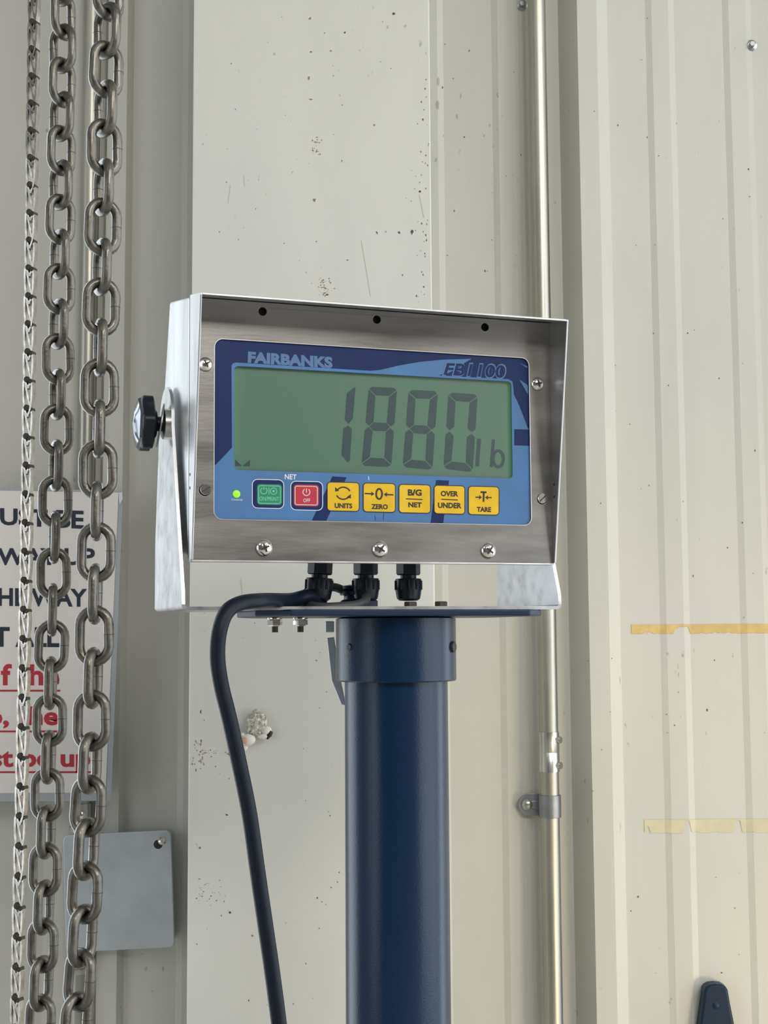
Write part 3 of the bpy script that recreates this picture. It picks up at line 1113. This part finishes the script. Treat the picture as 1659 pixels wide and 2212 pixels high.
pe = Matrix.Translation(post.location) @ Matrix.Rotation(R(18.8), 4, 'Z') @ Vector((p.x, p.y, ztop + .016))
ctrl = [BOX_M @ Vector((F(790, 1235, .045).x, .045, -.050)), at(790, 1296, gpos.y - .004), at(770, 1306, gpos.y - .014), at(735, 1310, gpos.y - .022), at(690, 1311, gpos.y - .022), at(660, 1303, gpos.y - .006), at(655, 1286, gpos.y + .012), at(680, 1272, gpos.y + .022), at(718, 1268, gpos.y + .022),
        at(745, 1277, gpos.y + .016), at(768, 1292, pe.y), pe + Vector((.0, .0, .0)), pe + Vector((0, 0, -.012))]
tag(MB().tube(smooth_path(ctrl, 7), .0033, 12).build('signal_cable', M['grey_cable'], None, 60), 'thin grey cable coiled between the glands and the top of the post', 'cable')


# ------------------------------------------------------------------ chains
def stadium(L_, W_, n=10):
    """centre line of a chain link in the XZ plane"""
    r = W_ / 2
    h = (L_ - W_) / 2
    pts = []
    for i in range(n + 1):
        a = PI * i / n
        pts.append(Vector((r * math.cos(a), 0, h + r * math.sin(a))))
    for i in range(n + 1):
        a = PI + PI * i / n
        pts.append(Vector((r * math.cos(a), 0, -h + r * math.sin(a))))
    return pts


WIRE = .0035
def link_mesh():
    b = MB()
    b.tube(stadium(.0417 - 2 * WIRE, .0265 - 2 * WIRE), WIRE, 12, closed=True)
    return b.mesh('chain_link', M['chain'], 60)


def weld_mesh():
    b = MB()
    b.lathe([(WIRE * .9, -.0004), (WIRE * 1.03, -.0003), (WIRE * 1.03, .0001), (WIRE * .9, .0002)], 12, Matrix.Translation((.0265 / 2 - WIRE, 0, .001)))
    return b.mesh('weld_seam', M['weld'], 60)


LM, WM = link_mesh(), weld_mesh()
PITCH_L = .0417 - 4 * WIRE + .0004


def hoist_chain(name, label, px_path, D, phi, parity, drop):
    """px_path: [(py, px)] of the strand's centre; phi(py) the twist of the odd links in degrees"""
    P = smooth_path([at(x, y, D) - Vector((0, 0, drop)) for y, x in px_path], 20)
    # walk from the top with the link pitch
    root = empty(name, P[-1] - Vector((0, 0, PITCH_L * 16)), label, 'chain')
    pos, i, acc = P[0].copy(), 0, 0.0
    k_ = 0
    pts = [P[0].copy()]
    seg = 0
    cur = P[0].copy()
    while True:
        need = PITCH_L
        while seg < len(P) - 1 and (P[seg + 1] - cur).length < need:
            need -= (P[seg + 1] - cur).length
            cur = P[seg + 1].copy()
            seg += 1
        if seg >= len(P) - 1: break
        cur = cur + (P[seg + 1] - cur).normalized() * need
        pts.append(cur.copy())
    # the strand runs on above and below the frame
    UPN = 40
    pts = [pts[0] + Vector((0, 0, PITCH_L * j)) for j in range(UPN, 0, -1)] + pts
    pts += [pts[-1] - Vector((0, 0, PITCH_L * j)) for j in range(1, 17)]
    for k_ in range(len(pts)):
        c = pts[k_]
        a = pts[max(0, k_ - 1)]; e = pts[min(len(pts) - 1, k_ + 1)]
        t = (a - e).normalized()
        # pixel row of this link
        d = c - CAM
        py = IH / 2 - FPX * d.dot(up) / d.dot(fw)
        ang = R(phi(py) + (90 if (k_ + parity) % 2 else 0) + random.uniform(-3, 3))
        Mx = axis_matrix(c, t, (0, 1, 0))
        # axis_matrix: local z along strand; rotate about it
        Mx = Mx @ Matrix.Rotation(ang, 4, 'Z') @ Matrix.Rotation(R(random.uniform(-1.5, 1.5)), 4, 'Y')
        o = link('chain_link', LM, root)
        o.matrix_local = Matrix.Translation(-root.location) @ Mx
        w = link('weld_seam', WM, o)
    return root


hoist_chain('hoist_chain', 'thick grey steel link chain nearest the display, rightmost of three hanging chains',
            [(-420, 244), (-200, 240), (0, 233), (500, 222), (1000, 212), (1500, 200), (1800, 188), (2000, 180), (2212, 165), (2450, 150)], .905,
            lambda y: 12 + 33 * (1000 - y) / 850, 1, -.0022)
hoist_chain('hoist_chain', 'grey steel link chain between the bright flat chain and the thicker chain',
            [(-420, 146), (-200, 142), (0, 137), (500, 130), (1000, 121), (1500, 108), (2000, 93), (2212, 86), (2450, 76)], 1.04,
            lambda y: 12 + 45 * (1300 - y) / 1150, 0, .0093)

# bright flat stamped chain at the far left
def flat_link_mesh():
    """folded stamped link: a hairpin loop, broad eye at the top, narrow tongue below"""
    b = MB()
    def strip(pts, w, t):
        P = [Vector(p) for p in pts]
        n = len(P)
        V, Fs = [], []
        for i in range(n):
            a = P[max(0, i - 1)]; c = P[min(n - 1, i + 1)]
            tt = (c - a).normalized()
            nn = Vector((-tt.z, 0, tt.x)) * t / 2
            for sy in (-w / 2, w / 2):
                for sgn in (1, -1):
                    q = P[i] + nn * sgn
                    V.append((q.x, sy, q.z))
        for i in range(n - 1):
            a, c = 4 * i, 4 * (i + 1)
            Fs += [(a, a + 1, c + 1, c), (a + 2, c + 2, c + 3, a + 3), (a, c, c + 2, a + 2), (a + 1, a + 3, c + 3, c + 1)]
        Fs += [(0, 2, 3, 1), (4 * n - 4, 4 * n - 3, 4 * n - 1, 4 * n - 2)]
        b.add(V, Fs)
    h = .0160
    strip([(-.0034, 0, h * .98), (-.0046, 0, h * .80), (-.0045, 0, h * .1), (-.0034, 0, -h * .6), (-.0010, 0, -h * 1.05)], .0050, .0019)
    strip([(.0030, 0, h * .90), (.0040, 0, h * .5), (.0036, 0, -h * .2), (.0024, 0, -h * .7), (.0004, 0, -h * 1.05)], .0050, .0017)
    strip([(-.0030, 0, h * .70), (-.0006, 0, h * .1), (.0022, 0, -h * .62)], .0040, .0017)
    b.lathe([(.0016, -.0026), (.0016, .0026)], 10, axis_matrix((-.0002, 0, -h * 1.02), (0, 1, 0)))
    return b.mesh('flat_link', M['flatchain'], 50)


FM = flat_link_mesh()
pb_ = MB()
pb_.lathe([(.0027, -.0034), (.0027, .0030), (.0020, .0036)], 14, axis_matrix((-.0012, 0, .0150), (0, -1, 0)))
pb_.lathe([(.0022, -.0030), (.0022, .0026)], 12, axis_matrix((.0022, 0, .0132), (0, -1, 0)))
PM = pb_.mesh('knuckle', M['weld'], 50)

fpath = [(-300, 80), (0, 75), (500, 68), (1000, 61), (1500, 52), (2000, 41), (2212, 36), (2420, 30)]
FD = 1.15
P = smooth_path([at(x, y, FD) for y, x in fpath], 30)
P = [P[0] + Vector((0, 0, .05 * j)) for j in range(20, 0, -1)] + P + [P[-1] - Vector((0, 0, .05 * j)) for j in range(1, 9)]
froot = empty('flat_chain', P[-1], 'narrow bright flat-link pull chain at the far left edge', 'chain')
cur, seg, need0 = P[0].copy(), 0, .0248
k_ = 0
while True:
    need = need0
    while seg < len(P) - 1 and (P[seg + 1] - cur).length < need:
        need -= (P[seg + 1] - cur).length
        cur = P[seg + 1].copy(); seg += 1
    if seg >= len(P) - 1: break
    t = (cur - P[seg + 1]).normalized()
    cur = cur + (P[seg + 1] - cur).normalized() * need
    Mx = axis_matrix(cur, t, (0, 1, 0)) @ Matrix.Rotation(R(-18 + random.uniform(-5, 5)), 4, 'Z')
    o = link('flat_link', FM, froot)
    o.matrix_local = Matrix.Translation(-froot.location) @ Mx
    link('knuckle', PM, o)
    k_ += 1

# ------------------------------------------------------------------ conduits on the wall
def pipe(b, x, y, z0, z1, r, seg=28):
    b.lathe([(r, z0), (r, z1)], seg, Matrix.Translation((x, y, 0)))


CR = .0117
cD = 1.680
cx = at(1183, 1450, cD).x
cz = lambda py: at(1185, py, cD).z
cond = tag(empty('electrical_conduit', (cx, cD, 0)), 'galvanised vertical conduit with coupling and one-hole strap right of the display', 'conduit')
b = MB(); pipe(b, 0, 0, cz(1625), 4.3, CR); b.build('pipe', M['conduit'], cond, 40)
b = MB(); pipe(b, 0, 0, 0, cz(1628), CR); b.build('pipe', M['conduit'], cond, 40)
cp = MB().lathe([(CR, cz(1667)), (CR + .0011, cz(1667) + .0003), (CR + .0011, cz(1625)), (CR + .0007, cz(1624)), (CR + .0011, cz(1623)), (CR + .0011, cz(1580) - .0003), (CR, cz(1580))], 32).build('coupling', M['zinc'], cond, 40)
for py in (1597, 1652):
    z = cz(py)
    d = Vector((.80, -.60, 0))
    s = MB().lathe([(.0046, 0), (.0046, .0035), (.0040, .0048), (.0012, .0052)], 12, axis_matrix(d * (CR + .0005) + Vector((0, 0, z)), d)).build('set_screw', M['screw'], cp, 30)
# strap
zs0, zs1 = cz(1765), cz(1717)
zc = (zs0 + zs1) / 2
st = MB()
arcp = [((CR + .0004) * math.cos(R(a)), (CR + .0004) * math.sin(R(a))) for a in range(30, -211, -12)]
arcq = [((CR + .0020) * math.cos(R(a)), (CR + .0020) * math.sin(R(a))) for a in range(-210, 31, 12)]
st.prism(arcp + arcq, lambda p, t: (p[0], p[1], t), zs0, zs1)
sro = st.build('strap', M['conduit_strap'], cond, 40, bevel=.0004)
hwz = (zs1 - zs0) / 2
ear = [(-CR, hwz), (-.0255, hwz)] + [(-.0255 + hwz * math.cos(R(a)) * .9, hwz * math.sin(R(a))) for a in range(100, 261, 16)] + [(-.0255, -hwz), (-CR, -hwz)]
MB().prism(ear, lambda p, t: (p[0], t, p[1] + zc), .014, .0165).build('strap_ear', M['conduit_strap'], sro, bevel=.0005)
MB().prism([(-.009, hwz * .45), (-.03, hwz * .3), (-.03, -hwz * .3), (-.009, -hwz * .45)], lambda p, t: (p[0], t, p[1] + zc), .0120, .0145).build('strap_rib', M['conduit_strap'], sro, bevel=.001)
MB().lathe([(.0070, 0), (.0070, .0012), (.0050, .0035), (.0018, .0044)], 20, axis_matrix((-.0265, .0135, zc), (0, -1, 0))).build('screw', M['zinc'], sro, 40)
# the strap's ear reaches back to the sheet

lx = at(176, 1000, cD - .02).x
lD = cD + .006
lz = lambda py: at(172, py, lD).z
lcond = tag(empty('electrical_conduit', (lx, lD, 0)), 'galvanised vertical conduit behind the chains running into a junction box', 'conduit')
b = MB(); pipe(b, 0, 0, lz(1790), 4.3, CR); b.build('pipe', M['conduit'], lcond, 40)
b = MB(); pipe(b, 0, 0, 0, lz(2045), CR); b.build('pipe', M['conduit'], lcond, 40)
for za, zb in ((lz(1795), lz(1735)), (lz(2100), lz(2052))):
    f_ = MB().lathe([(CR + .003, za), (CR + .003, za + .006), (CR + .0015, za + .007), (CR + .0015, zb), (CR, zb)], 24).build('connector', M['zinc'], lcond, 30)
    MB().lathe([(.0040, 0), (.0040, .004), (.001, .005)], 12, axis_matrix((.004, -CR - .001, (za + zb) / 2 + .004), (.25, -1, 0))).build('set_screw', M['screw'], f_, 30)

# junction box
JD = 1.668
jc = at(256, 1925, JD)
jw, jh = .0660, .0700
jb = tag(empty('junction_box', (jc.x, WALL_D - .004, jc.z), rot=(0, R(-2.4), 0)), 'square galvanised junction box with blank cover at lower left behind chains', 'junction box')
yj = JD - (WALL_D - .004)
MB().prism(rrect(-jw + .003, jw - .003, -jh + .003, jh - .003, .006), lambda p, t: (p[0], t, p[1]), yj + .003, 0).build('body', M['galv_cover'], jb, bevel=.001)
MB().prism(rrect(-jw, jw, -jh, jh, .007), lambda p, t: (p[0], t, p[1]), yj, yj + .003).build('cover', M['galv_cover'], jb, bevel=.0012)
hx, hz_ = .0500, .0535
MB().lathe([(.0055, 0), (.0055, .0002)], 20, axis_matrix((hx, yj, hz_), (0, -1, 0))).build('cover_hole', M['slot'], jb)
s = MB().lathe([(.0018, 0), (.0018, .010), (.0048, .0105), (.0048, .0130), (.0030, .0150), (.0008, .0155)], 16, axis_matrix((hx + .002, yj, hz_ + .002), (.45, -1, .35))).build('screw', M['screw'], jb, 30)

# ------------------------------------------------------------------ notice sheet
SD = 1.652
fnS = lambda off: (lambda x, y: at(x, y, SD - off) - sroot.location)
sroot = empty('notice_sheet', at(60, 1715, SD), 'white notice in clear sleeve with black and red lettering behind the chains', 'sign')
sheet = [(-116, 1058), (256, 1064), (228, 1712), (-140, 1714)]


def quad_prism(pts, D0, D1):
    b = MB()
    V = [at(x, y, D0) - sroot.location for x, y in pts] + [at(x, y, D0) - sroot.location + Vector((0, D1 - D0, 0)) for x, y in pts]
    return b.add(V, [(0, 1, 2, 3), (7, 6, 5, 4), (0, 4, 5, 1), (1, 5, 6, 2), (2, 6, 7, 3), (3, 7, 4, 0)])


quad_prism(sheet, SD, SD + .0006).build('paper', M['paper'], sroot)
quad_prism([(-122, 1053), (266, 1060), (240, 1730), (-146, 1732)], SD + .0008, SD + .0016).build('sleeve', M['sleeve'], sroot)
MB().add([at(x, y, SD - .002) - sroot.location for x, y in [(256, 1064), (264, 1063), (265, 1078), (258, 1090)]] , [(0, 1, 2, 3)]).build('sleeve_corner', M['whiteprint'], sroot)
tx = [('UST BE', [(0, 1097), (181, 1103), (181, 1143), (0, 1134)], 0), ('WAY UP', [(-6, 1184), (205, 1184), (205, 1221), (-6, 1221)], 0),
      ('HE WAY', [(-4, 1270), (188, 1272), (188, 1311), (-4, 1309)], 0), ('T ALL', [(-14, 1354), (128, 1355), (128, 1398), (-14, 1397)], 0),
      ('f the', [(2, 1434), (128, 1435), (128, 1481), (2, 1481)], 1), ('p, the', [(-26, 1526), (126, 1526), (126, 1579), (-26, 1579)], 1),
      ('st be up', [(-20, 1617), (195, 1617), (195, 1669), (-20, 1669)], 1)]
for s, q, red in tx:
    text(s, q, M['textred' if red else 'textblack'], sroot, fnS(.0004), .03)
b = MB()
for x0, x1, y in ((-60, 130, 1490), (-60, 128, 1578), (-60, 196, 1666)):
    b.add([at(x, yy, SD - .0004) - sroot.location for x, yy in ((x0, y), (x1, y), (x1, y + 4), (x0, y + 4))], [(0, 1, 2, 3)])
b.build('underlines', M['textred'], sroot)


# ------------------------------------------------------------------ tape strips on the wall
def tape(name, x0, x1, ya, yb, material, label, rag, gaps=()):
    b = MB()
    n = 90
    V, Fs = [], []
    Xa, Xb = at(x0, ya, 1.70).x, at(x1, ya, 1.70).x
    zt, zb = at((x0 + x1) / 2, ya, 1.70).z, at((x0 + x1) / 2, yb, 1.70).z
    hh = zt - zb
    jag = 0
    xs = sorted(set([Xa + (Xb - Xa) * i / n for i in range(n + 1)]))
    org = Vector((Xa, WALL_D, zb))
    prev = None
    for x in xs:
        px = x0 + (x1 - x0) * (x - Xa) / (Xb - Xa)
        jag = jag * .6 + random.uniform(-1, 1) * rag * .4
        bot = zb + max(0, jag) * hh
        top = zt - max(0, random.uniform(-1, .25)) * rag * .1 * hh
        for g0, g1, d in gaps:
            if g0 < px < g1: bot = zt - hh * d
        V += [(x, wall_y(x, .0006), bot), (x, wall_y(x, .0006), top), (x, wall_y(x, .0002), bot), (x, wall_y(x, .0002), top)]
    V = [Vector(v) - org for v in V]
    for i in range(len(xs) - 1):
        a, c = 4 * i, 4 * (i + 1)
        Fs += [(a, c, c + 1, a + 1), (a, a + 2, c + 2, c), (a + 1, c + 1, c + 3, a + 3)]
    Fs += [(0, 1, 3, 2)]
    b.add(V, Fs)
    o = b.build(name, material)
    o.location = org
    return tag(o, label, 'tape')


tape('tape_strip', 1365, 1790, 1348, 1368, M['tape'], 'ragged yellow tape strip across the wall ribs, the stronger upper one', .35, ((1395, 1412, .8), (1455, 1468, .45), (1468, 1490, .25)))
tape('tape_strip', 1393, 1790, 1770, 1800, M['tape_old'], 'faint pale tape residue strip across the wall ribs, the lower one', .2, ((1393, 1402, .5), (1480, 1494, .12), (1590, 1604, .12)))

# ------------------------------------------------------------------ sheep magnet on the column
sp = at(556, 1575, CD)
sheep = empty('sheep_magnet', (sp.x, CD, sp.z), 'small white woolly sheep magnet stuck sideways on the cream column', 'magnet')
S_ = CD / FPX
def sx(px, py, d): return Vector(((px - 556) * S_, -d, (1575 - py) * S_))


def blob(b, c, r, sub=2, jit=0.0, sc=(1, 1, 1)):
    import bmesh
    bm = bmesh.new()
    bmesh.ops.create_icosphere(bm, subdivisions=sub, radius=1)
    V = [Vector((v.co.x * sc[0], v.co.y * sc[1], v.co.z * sc[2])) * r * (1 + random.uniform(-jit, jit)) + c for v in bm.verts]
    Fs = [tuple(v.index for v in f.verts) for f in bm.faces]
    bm.free()
    b.add(V, Fs)


b = MB()
blob(b, sx(556, 1562, .006), .011, 3, .03, (1.0, .55, 1.15))
for i in range(95):
    a = random.uniform(0, 2 * PI); q = math.sqrt(random.random())
    px, py = 556 + 23 * q * math.cos(a) * (1 + .1 * math.sin(a)), 1563 + 26 * q * math.sin(a)
    blob(b, sx(px, py, .0055 + .0055 * math.sqrt(max(0, 1 - q * q))), random.uniform(.0011, .0021), 1, .1)
for px, py in ((551, 1538), (555, 1536), (547, 1545), (566, 1545)): blob(b, sx(px, py, .006), .003, 1, .1)
b.build('fleece', M['fleece'], sheep, 60)
b = MB()
blob(b, sx(538, 1596, .007), .0070, 2, .02, (1.15, .7, .95))
blob(b, sx(530, 1612, .006), .0032, 2, .02, (1.1, .7, 1.3))
blob(b, sx(526, 1587, .006), .0030, 2, .02)
b.build('head', M['sheepskin'], sheep, 60)
b = MB(); blob(b, sx(531, 1597, .0115), .0034, 2, .0, (1, .6, 1.05)); b.build('muzzle', M['muzzle'], sheep, 60)
b = MB()
for px, py in ((522.5, 1590), (522, 1595)): blob(b, sx(px, py, .0105), .0009, 1)
b.build('eyes', M['hoof'], sheep, 60)
b = MB()
blob(b, sx(571, 1589, .006), .0055, 2, .02, (1.3, .7, .65)); blob(b, sx(577, 1578, .006), .0055, 2, .02, (1.0, .7, 1.0))
b.build('legs', M['sheepskin'], sheep, 60)
b = MB(); b.tube([sx(586, 1578, .006), sx(582, 1586, .0065), sx(576, 1593, .006)], [.0026, .0032, .0026], 12); b.build('hooves', M['hoof'], sheep, 60)

# ------------------------------------------------------------------ dark tapered bracket, lower right
hD = 1.686
hp = at(1547, 2126, hD)
hb = empty('wall_bracket', (hp.x, wall_y(hp.x, 0), hp.z - .16), 'dark navy tapered bracket with rounded top at the lower right wall', 'bracket')
s = hD / FPX
half = [(0, 0), (13, 1.5), (21, 6), (25, 13), (29, 40), (37, 86), (46, 150), (58, 280)]
pts = [(x * s, .16 - y * s) for x, y in half] + [(-x * s, .16 - y * s) for x, y in reversed(half[1:])]
yb = hD - wall_y(hp.x, 0)
MB().prism(pts, lambda p, t: (p[0], t, p[1]), yb, 0).build('plate', M['plate'], hb, bevel=.003, seg=3)
MB().lathe([(.0042, 0), (.0042, .0003), (.0025, .0010), (.0005, .0012)], 20, axis_matrix((-.001, yb, .16 - 44 * s), (0, -1, 0))).build('rivet', M['plate'], hb, 40)
